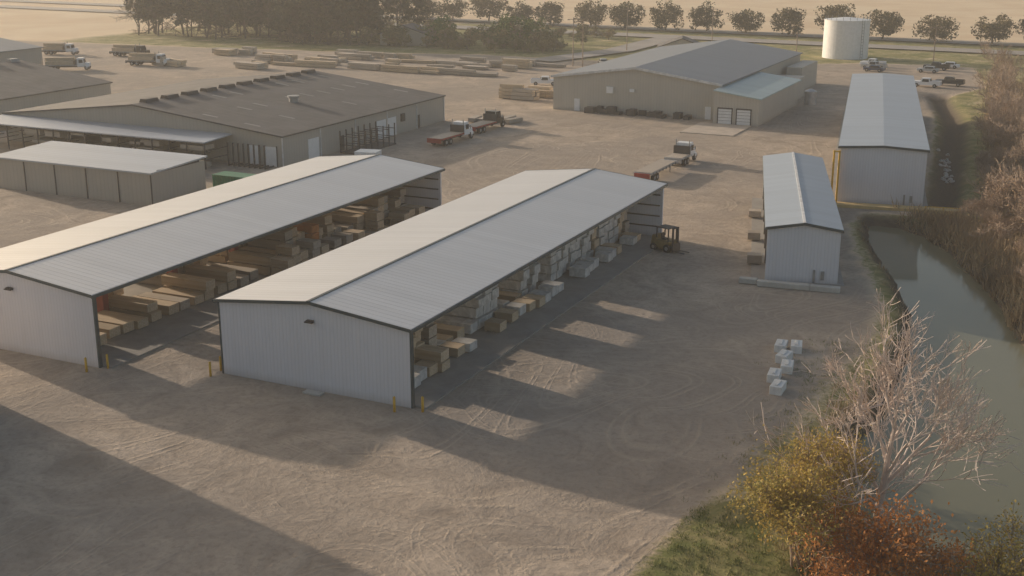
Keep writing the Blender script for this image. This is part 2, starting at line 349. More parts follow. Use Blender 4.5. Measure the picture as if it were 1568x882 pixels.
# ------------------------------------------------------------------ buildings
def gable_wall(m,x0,x1,y0,y1,h,hr,mi=0,xr=None):
    xr=(x0+x1)/2 if xr is None else xr
    m.prism([(x0,0),(x1,0),(x1,h),(xr,hr),(x0,h)],y0,y1,mi)
def roof2(m,x0,x1,y0,y1,h,hr,th=.18,ov=.3,mi=0,xr=None):
    xr=(x0+x1)/2 if xr is None else xr
    sl=(hr-h)/(xr-x0); sr=(hr-h)/(x1-xr)
    a=[(x0-ov,h-ov*sl),(xr,hr),(xr,hr+th),(x0-ov,h-ov*sl+th)]
    b=[(xr,hr),(x1+ov,h-ov*sr),(x1+ov,h-ov*sr+th),(xr,hr+th)]
    m.prism(a,y0-ov,y1+ov,mi); m.prism(b,y0-ov,y1+ov,mi)
def tshed(x0,x1,y0,y1,h,hr,name='lumber_storage_shed',closed=False):
    e=empty(name,((x0+x1)/2,y0,0)); w2=(x1-x0)/2; L=y1-y0
    m=MB(); gable_wall(m,-w2,w2,0,.25,h-.02,hr-.02); gable_wall(m,-w2,w2,L-.25,L,h-.02,hr-.02)
    if closed: m.box(-w2+.003,-w2+.2,.25,L-.25,0,h-.05); m.box(w2-.2,w2-.003,.25,L-.25,0,h-.05)
    m.obj('end_walls',[WALLW],e)
    m=MB(); roof2(m,-w2,w2,0,L,h,hr,.16,.22); m.obj('roof',[ROOF],e)
    m=MB(); s=(hr-h)/w2; o=.22
    for yy in (-o-.07,L+o+.01):
        for sg in (-1,1): m.prism([(0,hr+.18),(sg*(w2+o),h-o*s+.18),(sg*(w2+o),h-o*s-.05),(0,hr-.05)],yy,yy+.06)
    for sg in (-1,1): m.box(sg*(w2+o)+(.01 if sg>0 else -.12),sg*(w2+o)+(.12 if sg>0 else -.01),-o-.07,L+o+.07,h-o*s-.10,h-o*s+.12)
    m.box(-.12,.12,-o-.05,L+o+.05,hr+.13,hr+.2)
    m.obj('trim',[TRIM],e)
    m=MB(); n=6
    for i in range(n+1):
        y=.5+(L-1)*i/n
        m.box(-.22,.22,y-.2,y+.2,.12,hr-.5,0)
        if 0<i<n: m.box(-.35,.35,y-.32,y+.32,.12,2.6,0)
        for sg in (-1,1):
            zt=(hr-.12,h-.10); zb=(hr-.95,h-.36)
            m.prism([(sg*.2,zt[0]),(sg*(w2-.25),zt[1]),(sg*(w2-.25),zb[1]),(sg*.2,zb[0])],y-.09,y+.09,0)
    m.obj('steel_columns_and_rafters',[STEELR],e)
    m=MB()
    for k in range(1,7):
        for sg in (-1,1):
            x=sg*w2*k/6.2; z=hr-(hr-h)*k/6.2; m.box(x-.04,x+.04,.3,L-.3,z-.24,z-.03)
    for y in (.26,L-.36):
        for z in (1.1,2.2,3.3,4.4): m.box(-w2+.25,w2-.25,y,y+.1,z,z+.12)
    m.obj('purlins_and_girts',[STEELD],e)
    m=MB(); m.box(-w2+.02,w2+1.0,.3,L-.28,-.4,.11); m.obj('floor_slab',[CONC],e)
    m=MB(); m.box(-.25,.25,-.28,-.01,h-.55,h-.35); m.box(-.3,.3,-.4,-.26,h-.5,h-.42); m.obj('exhaust_vent',[STEELD],e)  # small dark exhaust vent with hood on the gable, not a lamp
    m=MB()
    for sg in (-1,1): m.box(sg*(w2)-.06+(.08 if sg>0 else -.08),sg*w2+.06+(.08 if sg>0 else -.08),-.03,.28,0,h-.1)
    m.obj('corner_trim',[TRIM],e)
    return e
tshed(-54.4,-38.9,66.2,118.2,5.5,6.35)
tshed(-79.3,-63.4,63.2,115.6,5.5,6.35)
# off-frame neighbour building that throws the long foreground shadow
tshed(-88,-67.0,-25,55.6,8.8,9.7,'closed_warehouse',True)

def sideshed(name,near_l,vec,W,L,h,hr,rm=ROOFB):
    rot=math.atan2(vec[1],vec[0])-math.pi/2
    e=empty(name,(near_l[0],near_l[1],0),rot)
    m=MB(); gable_wall(m,0,W,0,.2,h-.02,hr-.02); gable_wall(m,0,W,L-.2,L,h-.02,hr-.02); m.box(W-.2,W-.003,.2,L-.2,0,h-.05); m.obj('walls',[WALLW],e)
    m=MB(); roof2(m,0,W,0,L,h,hr,.14,.2); m.obj('roof',[rm],e)
    if hr-h>.45:
        m=MB(); m.box(W/2-.12,W/2+.12,-.24,L+.24,hr+.1,hr+.17); m.obj('ridge_cap',[TRIMW],e)
    m=MB()
    for sg,x in ((-1,-.2),(1,W+.2)):
        m.prism([(W/2,hr+.15),(x,h+.08),(x,h-.15),(W/2,hr-.1)],-.27,-.21)
        m.box(x-.05,x+.05,-.27,L+.2,h-.16,h-.02)
    m.obj('trim',[TRIM],e)
    m=MB(); n=6
    for i in range(n+1):
        y=.3+(L-.6)*i/n; m.box(.02,.22,y-.1,y+.1,-.1,h-.1)
    m.obj('posts',[STEELD],e)
    m=MB(); m.box(-1.2,W+.6,-.3,L+.2,-.3,.06); m.obj('floor_slab',[CONC],e)
    m=MB(); m.box(W-2.2,W-2.0,-.12,-.01,.1,1.3); m.box(W-1.5,W-1.2,-.16,-.01,.4,1.2); m.obj('utility_box',[STEELG],e)
    return e
C=sideshed('open_storage_shed',(-25.2,106.5),(-9,34.4),6.4,35.6,5.0,5.5)
D=sideshed('equipment_shed',(-26.0,143.0),(-12,73),9.6,74,6.5,6.75)
m=MB(); 
for x in (-.6,.0): m.cyl((x,-.8,0),.12,6.2,n=8)
m.box(-.7,.1,-.9,-.7,6.0,6.15); m.obj('yellow_posts',[YEL],D)
e=empty('footbridge',(-26.0,143.0,0),math.atan2(73,-12)-math.pi/2); m=MB(); m.box(-2,13.6,-2.9,-2.4,-.1,.32); m.box(-2,13.6,-2.39,-.3,-.3,.12); m.obj('deck',[BRIDGE],e)
m=MB()
for x in (9.8,11.7,13.5): m.box(x-.05,x+.05,-2.85,-2.75,.32,.62)
m.box(9.7,13.6,-2.84,-2.76,.62,.70); m.obj('rail',[YEL],e)

# E big back building
e=empty('warehouse_building',(-86,198,0)); m=MB(); gable_wall(m,0,30,0,58,5.7,7.8); m.obj('walls',[WALLB],e)
m=MB(); roof2(m,0,30,0,58,5.72,7.82,.2,.35); m.obj('roof',[ROOFE],e)
m=MB(); 
for sg,x in ((-1,-.35),(1,30.35)): m.prism([(15,8.05),(x,5.95),(x,5.55),(15,7.65)],-.43,-.37)
m.obj('rake_trim',[TRIMW],e)
m=MB()
for x in (4,27.5): m.box(x,x+1.0,-.08,-.003,0,2.1)
m.box(10,11.2,-.3,-.003,3.4,4.5); m.box(14.2,15.0,-.3,-.003,3.8,4.3); m.obj('doors_and_vents',[DOORW],e)
m=MB()
for i in range(16): x=U(6,25); m.box(x,x+U(.8,2),-U(1,2.6),-.4,0,U(.4,1.4))
m.obj('scrap_bins',[STEELD],e)
m=MB(); m.prism([(30.05,0),(37.5,0),(37.5,4.3),(30.05,5.3)],-4,24); m.obj('annex_walls',[WALLB],e)
m=MB(); m.prism([(30.02,5.33),(37.9,4.27),(37.9,4.45),(30.02,5.5)],-4.4,24.3); m.obj('annex_roof',[ROOFT],e)
m=MB()
for x in (30.9,34.0): 
    m.box(x,x+2.2,-4.06,-4.003,.05,2.5,0)
    m.box(x-.15,x,-4.12,-4.003,0,2.7,1); m.box(x+2.2,x+2.35,-4.12,-4.003,0,2.7,1); m.box(x-.15,x+2.35,-4.12,-4.003,2.5,2.7,1)
    for z in (.6,1.1,1.6,2.1): m.box(x,x+2.2,-4.075,-4.061,z,z+.04,1)
m.obj('garage_doors',[DOORW,STEELD],e)
m=MB(); m.box(31,36,26,36,0,3.8); m.box(31,34,42,56,0,4.6); m.obj('rear_lean_to',[WALLB],e)
m=MB(); m.box(28,36.5,-15,-4.1,-.2,.12); m.obj('loading_apron',[SANDC],e)
m=MB(); m.cyl((0,0,0),1.1,2.4,n=20); m.cyl((0,0,2.4),1.1,.4,n=20,r2=.3); m.box(-.1,.1,-1.2,-1.1,.2,2.4); m.obj('storage_tank',[SILP],None,(-46.5,223,0))

# F dark-roof factory
e=empty('factory_building',(-147,133,0)); m=MB(); gable_wall(m,0,50,0,45,4.0,6.7,xr=25); m.obj('walls',[WALLG],e)
m=MB(); roof2(m,0,50,0,45,4.02,6.72,.2,.3,xr=25); 
o=m.obj('roof',[ROOFF],e)
m=MB(); 
for i in range(10): y=2+i*4.4; m.box(24.2,25.8,y,y+2.6,6.6,7.35,0,(.25,.1))
m.obj('ridge_vents',[STEELD],e)
m=MB()
for i in range(11):
    for k in range(3):
        if R()<.55:
            y=2+i*4+U(-.2,.2); x=27.5+k*7.5+U(-.2,.2); zz=lambda q:6.72-(q-25)*2.7/25.+.2
            m.add([(x,y,zz(x)+.02),(x+2.6,y,zz(x+2.6)+.02),(x+2.6,y+.5,zz(x+2.6)+.02),(x,y+.5,zz(x)+.02)],[(0,1,2,3)])
m.obj('skylights',[SKYL],e)
m=MB(); m.cyl((38,20,5.2),.7,1.0,n=14); m.cyl((38,20,6.2),.9,.25,n=14); m.obj('roof_fan',[STEELG],e)
m=MB()
for x in (44.5,47.3):
    m.box(x,x+1.8,-.06,-.003,0,2.6,0); m.box(x-.15,x,-.1,-.003,0,2.75,1); m.box(x+1.8,x+1.95,-.1,-.003,0,2.75,1)
for y in (6,24,27): m.box(50.003,50.06,y,y+2.6,.0,2.8,0)
for y in (14,36): m.box(50.003,50.06,y,y+1.0,.0,2.1,1)
m.box(50.003,50.3,31,32,1.8,3.0,1)
m.obj('doors',[DOORW,STEELD],e)
m=MB(); 
for y in (0,9,18,27,36,45): m.box(50.0,50.14,y-.06,y+.06,0,3.9)
m.obj('downspouts',[TRIMW],e)
m=MB(); m.prism([(0,0),(0,.16),(42,.16),(42,0)],-6,-.05); 
for v_i,v in enumerate(m.v): m.v[v_i]=(v[0],v[1],v[2]+3.5+(v[1]+6)*.05)
m.obj('canopy_roof',[ROOFG],e)
m=MB()
for i in range(15): x=.4+i*2.95; m.box(x,x+.15,-5.8,-5.65,0,3.5); m.box(x,x+.12,-5.6,-1,1.2,1.3); m.box(x,x+.12,-5.6,-1,2.3,2.4)
for i in range(8): x=42.8+i*.85; m.box(x,x+.14,-2.4,-2.2,0,3.2); m.box(x,x+.14,-2.4,-.4,0,.2)
m.obj('rack_posts',[STEELD],e)
m=MB()
for i in range(26):
    x=U(1,38); z=random.choice((.0,1.3,2.4)); m.box(x,x+U(2,4),-5.4,-U(2,4),z,z+U(.3,.8))
m.obj('racked_lumber',[LUMW],e)
m=MB()
for i in range(7): y=12+i*1.6; m.box(51.2,51.35,y,y+.12,0,3.2); m.box(51.2,54.5,y,y+.12,1.2,1.3); m.box(54.4,54.55,y,y+.12,0,3.2); m.box(51.2,54.5,y,y+.12,2.4,2.5)
m.box(51.2,54.5,12,22,0,.2); m.obj('steel_rack',[STEELD],e)

# G low pale building
e=empty('storage_building',(-121,107,0)); m=MB(); m.box(0,24.5,0,9.5,0,3.7); m.obj('walls',[WALLG],e)
m=MB()
m.add([(-.3,-.3,3.72),(24.8,-.3,3.72),(24.8,9.8,4.1),(-.3,9.8,4.1),(-.3,-.3,3.9),(24.8,-.3,3.9),(24.8,9.8,4.28),(-.3,9.8,4.28)],[(0,3,2,1),(4,5,6,7),(0,1,5,4),(1,2,6,5),(2,3,7,6),(3,0,4,7)]); m.obj('roof',[ROOFG],e)
m=MB()
for i in range(6): m.box(i*4.9-.05,i*4.9+.08,-.08,-.003,0,3.6)
m.box(24.503,24.56,1,8.5,3.71,4.0); m.obj('panel_joints',[STEELD],e)
# H far-left buildings
for (x,y,W,L,h,hr,rm,wm) in ((-200,128,42,39,4.2,7.0,ROOFF,WALLG),(-262,170,50,34,5,8,ROOFE,WALLG)):
    e=empty('mill_building',(x,y,0)); m=MB(); gable_wall(m,0,W,0,L,h,hr); m.obj('walls',[wm],e)
    m=MB(); roof2(m,0,W,0,L,h+.02,hr+.02,.2,.3); m.obj('roof',[rm],e)
    m=MB(); 
    for i in range(8): m.box(W/2-.7,W/2+.7,2+i*L/8,4+i*L/8,hr,hr+.7,0,(.2,0))
    m.obj('ridge_vents',[STEELG],e)
for (x,y,W,L,h,hr,rot) in ((-96,284,11,7,3,5,.3),(-176,288,13,8,3,5.2,.2)):
    e=empty('house',(x,y,0),rot); m=MB(); gable_wall(m,0,W,0,L,h,hr); m.obj('walls',[WALLB],e)
    m=MB(); roof2(m,0,W,0,L,h+.02,hr+.02,.2,.4); m.obj('roof',[ROOFF],e)
    m=MB(); m.box(2,3,-.06,-.003,0,2.1); m.box(5,6.2,-.06,-.003,1,2.2); m.box(7.5,8.7,-.06,-.003,1,2.2); m.obj('door_and_windows',[GLASS],e)

# tank
e=empty('water_tank',(-56.8,309,0)); rr=5.4; hh=8.9; m=MB(); m.cyl((0,0,0),rr,hh,n=48); m.cyl((0,0,hh),rr+.1,.2,n=48); m.cyl((0,0,hh+.2),rr,.5,n=48,r2=1.0); m.obj('shell',[WHITEP],e)
m=MB(); 
for x in (-.25,.25): m.box(4.5+x,4.58+x,-3.7,-3.62,0,9.5)
for k in range(12): m.box(4.25,4.83,-3.7,-3.64,.5+k*.7,.56+k*.7)
for k in range(20):
    a=k/20*6.283; m.box(5.2*math.cos(a)-.04,5.2*math.cos(a)+.04,5.2*math.sin(a)-.04,5.2*math.sin(a)+.04,9.1,9.9)
m.obj('ladder_and_rail',[STEELG],e)

# ------------------------------------------------------------------ lumber stacks
def stack(x,y,L,n,rot=0,mat=None,wd=1.2,rows=1,z0=.12,name='lumber_stack',ph=.75):
    m=MB()
    for r in range(rows):
        nn=max(1,n+random.choice((0,0,-1,0,1)) if rows>1 else n); z=0
        for k in range(nn):
            h=ph*U(.85,1.1); l=L*U(.88,1.0); o=U(-.15,.15)
            m.box(-l/2+o,l/2+o,r*(wd+.12)-wd/2,r*(wd+.12)+wd/2,z+.09,z+.09+h,0)
            for q in (-.35,0,.35): m.box(l*q-.05,l*q+.05,r*(wd+.12)-wd/2+.02,r*(wd+.12)+wd/2-.02,z,z+.088,1)
            z+=h+.09
    return m.obj(name,[mat or LUM,LUMW],None,(x,y,z0),rot)
def pick():
    q=R(); return LUM if q<.75 else LUMW
SL=.249
def fillB():
    gaps=[(67.5,72.0),(76,83.5),(88,92.3),(94.8,98)]
    ing=lambda x,y: any(a<=y-(-47-x)*SL<=b for a,b in gaps)
    y=67.6
    while y<116.5:
        mid=78<y<114
        mt=WRAP if mid and R()<.88 else pick()
        if not ing(-49.9,y): stack(-49.9,y,4.6,5,0,pick() if R()<.6 else WRAP)
        if not ing(-44.2,y): stack(-44.2,y,4.2,int(U(3,5))+(1 if mid else 0),0,mt)
        elif R()<.6: stack(-44.2,y,4.2,1,0,WRAP if R()<.5 else LUM)
        if R()<.6: stack(-41.1+U(-.2,.3),y,U(1.4,2.0),1,0,LUM if R()<.5 else WRAP)
        y+=1.36+ (U(.2,.6) if R()<.2 else 0)
fillB()
stack(-41.8,73.2,3.6,2,0,LUM)
def fillA():
    y=64.8; orange=0
    gaps=[(66.5,71),(75,79.5),(86,88.5)]
    ing=lambda x,y: any(a<=y-(-71.3-x)*SL<=b for a,b in gaps)
    while y<113.8:
        low=y<88 
        n=random.choice((1,1,2)) if low and y>67 else random.choice((2,3,4,4))
        mt=pick()
        if y>95 and orange<1: mt=WRAPO; orange+=1
        stack(-69.0+(U(-.3,.3)),y,4.9,1 if ing(-69,y) else n,0,mt)
        if R()<.8 and not low: stack(-65.6+U(-.3,.3),y,U(1.6,2.2),random.choice((1,2,3)),0,pick())
        if not ing(-75,y): stack(-75.0,y,4.9,random.choice((3,4,5)),0,pick())
        y+=1.36+(U(.2,.8) if R()<.3 else 0)
fillA()
for y in (112,121,131): stack(-26.3-(y-107)*.26,y,1.4,1,.25,LUMW,rows=1,z0=.1)
def rowpile(x,y,L,n,rot,mat,wd=1.2,rows=2): stack(x,y,L,n,rot,mat,wd,rows,.05,ph=.6)
for i in range(36):
    x=U(-172,-114); yb=random.choice((236,241,247,253,259))+U(-1,1)-(x+145)*.02
    rowpile(x,yb,U(3,12),random.choice((1,1,2)),U(-.15,.15),random.choice((LUM,LUMW,LUMW)),rows=random.choice((1,2)))
for i in range(12):
    rowpile(U(-205,-165),U(222,255),U(4,8),random.choice((1,2,2)),U(-.3,.3),random.choice((LUM,LUMW)),rows=2)
for i in range(5): rowpile(-95+U(-4,4),208+U(-4,4),U(3,5),random.choice((2,3)),U(-.1,.1),random.choice((LUM,LUM,LUMW)))
for i in range(5): rowpile(-92+i*1.6,180+U(-2,2),4,1,U(1.3,1.7),LUMW,rows=1)

# ------------------------------------------------------------------ bollards, blocks
def bollard(x,y):
    m=MB(); m.cyl((0,0,-.1),.09,1.15,n=12); m.cyl((0,0,1.05),.09,.06,n=12,r2=.03); m.obj('bollard',[YEL],None,(x,y,H(x,y)),0,True)
for p in ((-39.6,65.2),(-37.9,66.0),(-54.9,65.3),(-55.0,66.6),(-63.6,62.2),(-62.7,63.4),(-63.1,53.6),(-63.6,52.6)): bollard(*p)
for (x,y,r) in ((-19.4,88.6,.1),(-18.3,88.9,.2),(-18.6,86.2,-.1),(-17.9,84.2,.15),(-18.3,82.0,.1),(-17.5,79.8,0)):
    m=MB(); m.box(-.42,.42,-.8,.8,0,.62); m.box(-.13,.13,-.55,.55,.622,.7); m.obj('concrete_block',[BLOCKW],None,(x,y,H(x,y)-.03),r,bevel=.05)
m=MB(); m.box(-.7,.7,-.3,.3,0,.12); m.obj('splash_block',[CONCL],None,(-46.3,65.6,.02))
for (x,y,l) in ((-26.4,105.3,1.6),(-23.2,105.2,4.6),(-19.6,105.6,2.6)):
    m=MB(); m.box(-l/2,l/2,-.35,.35,0,.5); m.obj('concrete_barrier',[CONCL],None,(x,y,0),.12,bevel=.06)
# pale riprap in the creek
m=MB()
for i in range(30):
    t=R(); x=-16.2-5*t*.6+U(-.8,.8); y=165+36*t*.6; r=U(.2,.5); zb=H(x,y); n=6
    vs=[(x+r*math.cos(k*1.047)*U(.7,1),y+r*math.sin(k*1.047)*U(.7,1),zb) for k in range(6)]+[(x+r*.6*math.cos(k*1.047)*U(.7,1),y+r*.6*math.sin(k*1.047)*U(.7,1),zb+r*U(.4,.8)) for k in range(6)]
    m.add(vs,[tuple(range(6,12))]+[(k,(k+1)%6,(k+1)%6+6,k+6) for k in range(6)])
m.obj('riprap_rocks',[CONCL])

# ------------------------------------------------------------------ vehicles
def wheel(m,x,y,r,w,mi): m.cyl((x-w/2,y,r),r,w,'x',16,mi); m.cyl((x-w/2-.01,y,r),r*.5,w+.02,'x',10,mi+1)
def car(x,y,rot,paint,kind='pickup'):
    e=empty('pickup_truck' if kind=='pickup' else 'parked_car',(x,y,0.03),rot); L=5.6 if kind=='pickup' else 4.6; w=.95
    m=MB()
    if kind=='pickup':
        m.box(-w,w,-L/2,L/2,.45,.95,0,(.04,.05)); m.box(-w+.04,w-.04,1.1,L/2-.05,.95,1.15,0,(.08,.1))
        m.box(-w+.04,-w+.12,-L/2+.05,-.9,.95,1.3); m.box(w-.12,w-.04,-L/2+.05,-.9,.95,1.3); m.box(-w+.12,w-.12,-L/2+.05,-L/2+.13,.95,1.3)
        m.box(-w+.06,w-.06,-.95,1.2,.95,1.78,0,None or (.16,.35)); y0,y1=-.95,1.2
    else:
        m.box(-w+.05,w-.05,-L/2,L/2,.35,.9,0,(.05,.08)); m.box(-w+.1,w-.1,-1.6,1.1,.9,1.42,0,(.2,.5)); y0,y1=-1.6,1.1
    m.obj('body',[paint],e,bevel=.05)
    m=MB(); z0,z1=(1.08,1.62) if kind=='pickup' else (.97,1.32)
    for sg in (-1,1): m.box(min(sg*(w-.2),sg*(w-.04)),max(sg*(w-.2),sg*(w-.04)),y0+.35,y1-.45,z0,z1,0,(.05,.1))
    m.box(-w+.22,w-.22,y1-.38,y1-.08,z0,z1,0,(.05,.1)); m.box(-w+.22,w-.22,y0+.05,y0+.35,z0,z1,0,(.05,.1)); m.obj('windows',[GLASS],e)
    m=MB()
    for yy in (-L*.31,L*.31):
        for sx in (-w+.1,w-.1): wheel(m,sx,yy,.38,.26,0)
    m.obj('wheels',[RUB,STEELG],e)
    m=MB(); m.box(-w+.05,-w+.35,L/2-.02,L/2+.03,.65,.8); m.box(w-.35,w-.05,L/2-.02,L/2+.03,.65,.8); m.obj('headlights',[DOORW],e)
def flatbed(x,y,rot,cabm,bedm,L=8.5,load=False,name='flatbed_truck'):
    e=empty(name,(x,y,0.05),rot)
    m=MB(); m.box(-.45,.45,-L/2,L/2,.6,.85); m.box(-1.22,1.22,L/2-.2,L/2,.5,.75); m.box(-1.2,1.2,L/2-3.0,L/2-2.9,1.185,2.3); m.obj('chassis',[STEELD],e)
    m=MB(); m.box(-1.22,1.22,-L/2,L/2-2.9,1.0,1.18,0); m.box(-1.12,1.12,-L/2+.1,L/2-3.0,1.182,1.22,1)
    for k in range(5): m.box(-1.26,-1.225,-L/2+.5+k*1.1,-L/2+.7+k*1.1,.9,1.15); m.box(1.225,1.26,-L/2+.5+k*1.1,-L/2+.7+k*1.1,.9,1.15)
    m.box(-1.2,1.2,-L/2-.12,-L/2-.003,.55,1.15,0); m.obj('flat_bed',[bedm,LUMW],e)
    m=MB(); m.box(-1.1,1.1,L/2-2.6,L/2-.95,.75,2.65,0,top=(-1.0,1.0,L/2-2.55,L/2-1.25)); m.box(-1.0,1.0,L/2-.95,L/2+.05,.75,1.6,0,(.1,.05))
    m.box(-1.2,-.75,L/2-.8,L/2-.1,.6,1.05); m.box(.75,1.2,L/2-.8,L/2-.1,.6,1.05); m.obj('cab',[cabm],e,bevel=.06)
    m=MB(); m.box(-.9,.9,L/2-1.3,L/2-1.02,1.65,2.35,0,(0,.08)); m.box(-1.13,-1.0,L/2-2.2,L/2-1.4,1.6,2.3); m.box(1.0,1.13,L/2-2.2,L/2-1.4,1.6,2.3); m.obj('windows',[GLASS],e)
    m=MB()
    for sx in (-1.0,1.0):
        wheel(m,sx,L/2-.6,.5,.3,0); wheel(m,sx,-L/2+1.5,.5,.45,0); wheel(m,sx,-L/2+2.7,.5,.45,0)
    m.obj('wheels',[RUB,STEELG],e)
    m=MB(); m.cyl((-.95,L/2-2.75,.9),.08,2.2,n=8); m.cyl((.95,L/2-2.75,.9),.08,2.2,n=8); m.box(-1.35,-1.22,L/2-1.3,L/2-1.2,1.6,2.1); m.box(1.22,1.35,L/2-1.3,L/2-1.2,1.6,2.1); m.obj('exhaust_and_mirrors',[STEELG],e)
    if load:
        m=MB(); m.box(-1.1,-.02,-L/2+.4,L/2-3.2,1.23,2.0); m.box(.02,1.1,-L/2+.6,L/2-3.3,1.23,2.0); m.box(-1.0,-.02,-L/2+.4,L/2-3.3,2.05,2.7); m.obj('lumber_load',[LUM],e)
flatbed(-86,160,-.05,WHITEP,REDP,9.5); flatbed(-86.5,172,-.05,BLKP,REDP,9.5)
flatbed(-198,222,-1.3,WHITEP,STEELG,10,True); flatbed(-208,207,-1.0,WHITEP,STEELG,10,True); flatbed(-216,236,-1.4,BLKP,STEELG,10,True); flatbed(-235,232,-1.2,WHITEP,STEELG,9,True)
e=empty('flatbed_trailer',(-50,149,0.05),-.02); m=MB(); m.box(-1.2,1.2,-5.5,4.5,1.0,1.25,0); m.box(-.5,.5,-5.3,4.3,.75,1.0,1); m.box(-1.0,1.0,-5.75,-5.5,.5,1.2,2)
for k in range(8): m.box(-1.24,-1.205,-5+k*1.2,-4.8+k*1.2,.9,1.22,1); m.box(1.205,1.24,-5+k*1.2,-4.8+k*1.2,.9,1.22,1)
m.box(-1.1,1.1,-5.3,3.9,1.252,1.3,3); m.obj('deck',[STEELG,STEELD,REDP,LUMW],e)
m=MB()
for sx in (-1,1):
    for yy in (-4.2,-3.1): wheel(m,sx,yy,.48,.4,0)
    m.box(sx*.7-.06,sx*.7+.06,2.8,2.95,0,1.0,1)
m.obj('wheels',[RUB,STEELG],e)
flatbed(-49.9,158.5,-.02,WHITEP,SILP,6.5)
car(-101,228,-1.2,WHITEP); 
for i,(x,y,r,p,k) in enumerate(((-46,286,1.4,SILP,'pickup'),(-47,291,1.4,WHITEP,'pickup'),(-45,281,1.4,BLUP,'car'),(-33,290,1.5,BLKP,'pickup'),(-31,295,1.5,WHITEP,'car'),(-34,284,1.5,SILP,'car'),(-31,258,1.5,WHITEP,'pickup'),(-27,262,1.5,BLKP,'pickup'),(-98,262,.4,WHITEP,'pickup'),(-104,268,.5,SILP,'car'))): car(x,y,r,p,k)
def forklift(x,y,rot):
    e=empty('forklift',(x,y,.02),rot); m=MB()
    m.box(-.75,.75,-1.3,.9,.35,1.1,0,(.05,.1)); m.box(-.7,.7,-1.45,-.7,.5,1.5,0,(.08,.12)); m.obj('body',[YELD],e,bevel=.06)
    m=MB()
    for sx in (-.65,.65):
        m.box(sx-.05,sx+.05,-.75,-.65,1.3,2.35); m.box(sx-.05,sx+.05,.65,.75,1.05,2.35)
    m.box(-.7,.7,-.75,.75,2.35,2.42); m.box(-.25,.25,-.45,.1,1.1,1.25); m.box(-.25,.25,-.5,-.4,1.25,1.75)
    for sx in (-.4,.4): m.box(sx-.08,sx+.08,1.0,1.15,.1,2.5); m.box(sx-.07,sx+.07,1.2,2.5,.12,.18)
    m.box(-.6,.6,1.15,1.25,.1,.9); m.box(-.4,.4,1.02,1.12,2.35,2.5); m.obj('mast_and_guard',[STEELD],e)
    m=MB()
    for sx in (-.7,.7): wheel(m,sx,.65,.42,.35,0); wheel(m,sx,-1.0,.36,.3,0)
    m.obj('wheels',[RUB,STEELG],e)
forklift(-36.8,113.2,-1.9)
for (x,y,l,mt,r) in ((-93.5,119,6,GRNP,0),(-108,124,7,STEELG,0),(-88,140,3,WHITEP,.2)):
    m=MB(); m.box(-l/2,l/2,-1.2,1.2,.15,1.7); 
    for k in range(int(l/.5)): m.box(-l/2+.1+k*.5,-l/2+.25+k*.5,-1.26,-1.202,.2,1.65); 
    m.box(-l/2-.03,l/2+.03,-1.25,1.25,1.7,1.78); m.box(-l/2,l/2,-1,-.8,0,.15);m.box(-l/2,l/2,.8,1,0,.15); m.obj('dumpster',[mt],None,(x,y,0),r)
for (x,y,h) in ((-109,262,11),(-105,258,11),(-110,300,11),(-60,270,9),(-35,300,9),(-95,325,10)):
    m=MB(); m.cyl((0,0,0),.14,h,n=8,r2=.08); m.box(-1.2,1.2,-.06,.06,h-.5,h-.38); m.box(-1.4,-.9,-.2,.2,h-.6,h-.5); m.box(.9,1.4,-.2,.2,h-.6,h-.5); m.obj('light_pole',[BARKM],None,(x,y,0),.4)

# ------------------------------------------------------------------ vegetation
class Veg:
    def __init__(s): s.V=[];s.F=[];s.M=[];s.n=0
    def addarr(s,v,f,mi):
        s.V.append(v); s.F+= (f+s.n).tolist(); s.M+=[mi]*len(f); s.n+=len(v)
    def tube(s,pts,rs,sides=5,mi=0):
        pts=np.array(pts); n=len(pts); a=np.arange(sides)*2*math.pi/sides; vs=[]
        for i in range(n):
            d=pts[min(i+1,n-1)]-pts[max(i-1,0)]; d=d/(np.linalg.norm(d)+1e-9)
            u=np.cross(d,(0,0,1) if abs(d[2])<.9 else (1,0,0)); u/=np.linalg.norm(u); w_=np.cross(d,u)
            vs.append(pts[i]+rs[i]*(np.cos(a)[:,None]*u+np.sin(a)[:,None]*w_))
        v=np.concatenate(vs); f=[]
        for i in range(n-1):
            for k in range(sides): f.append((i*sides+k,i*sides+(k+1)%sides,(i+1)*sides+(k+1)%sides,(i+1)*sides+k))
        s.addarr(v,np.array(f),mi)
    def leaves(s,cent,sz,mi,upbias=0):
        n=len(cent); a=np.random.normal(size=(n,3)); a/=np.linalg.norm(a,axis=1)[:,None]
        b=np.cross(a,np.random.normal(size=(n,3))); b/=np.linalg.norm(b,axis=1)[:,None]+1e-9
        q=(sz*np.random.uniform(.6,1.3,n))[:,None]; a=a*q; b=b*q*.6
        v=np.stack([cent-a,cent-b*.9,cent+a,cent+b],1).reshape(-1,3); f=np.arange(4*n).reshape(n,4); s.addarr(v,f,mi)
    def copyfrom(s,o,loc,sc,rot):
        c,si=math.cos(rot),math.sin(rot); V=np.concatenate(o.V); M=np.array([[c,-si,0],[si,c,0],[0,0,1]])
        sc=np.array(sc); s.V.append((V*sc)@M.T+np.array(loc)); s.F+=(np.array(o.F)+s.n).tolist(); s.M+=o.M; s.n+=len(V)
    def obj(s,name,mats,loc=(0,0,0)):
        me=bpy.data.meshes.new(name); me.from_pydata(np.concatenate(s.V).tolist(),[],s.F)
        for m in mats: me.materials.append(m)
        me.polygons.foreach_set('material_index',s.M); me.update()
        o=bpy.data.objects.new(name,me); scene.collection.objects.link(o); o.location=loc; return o
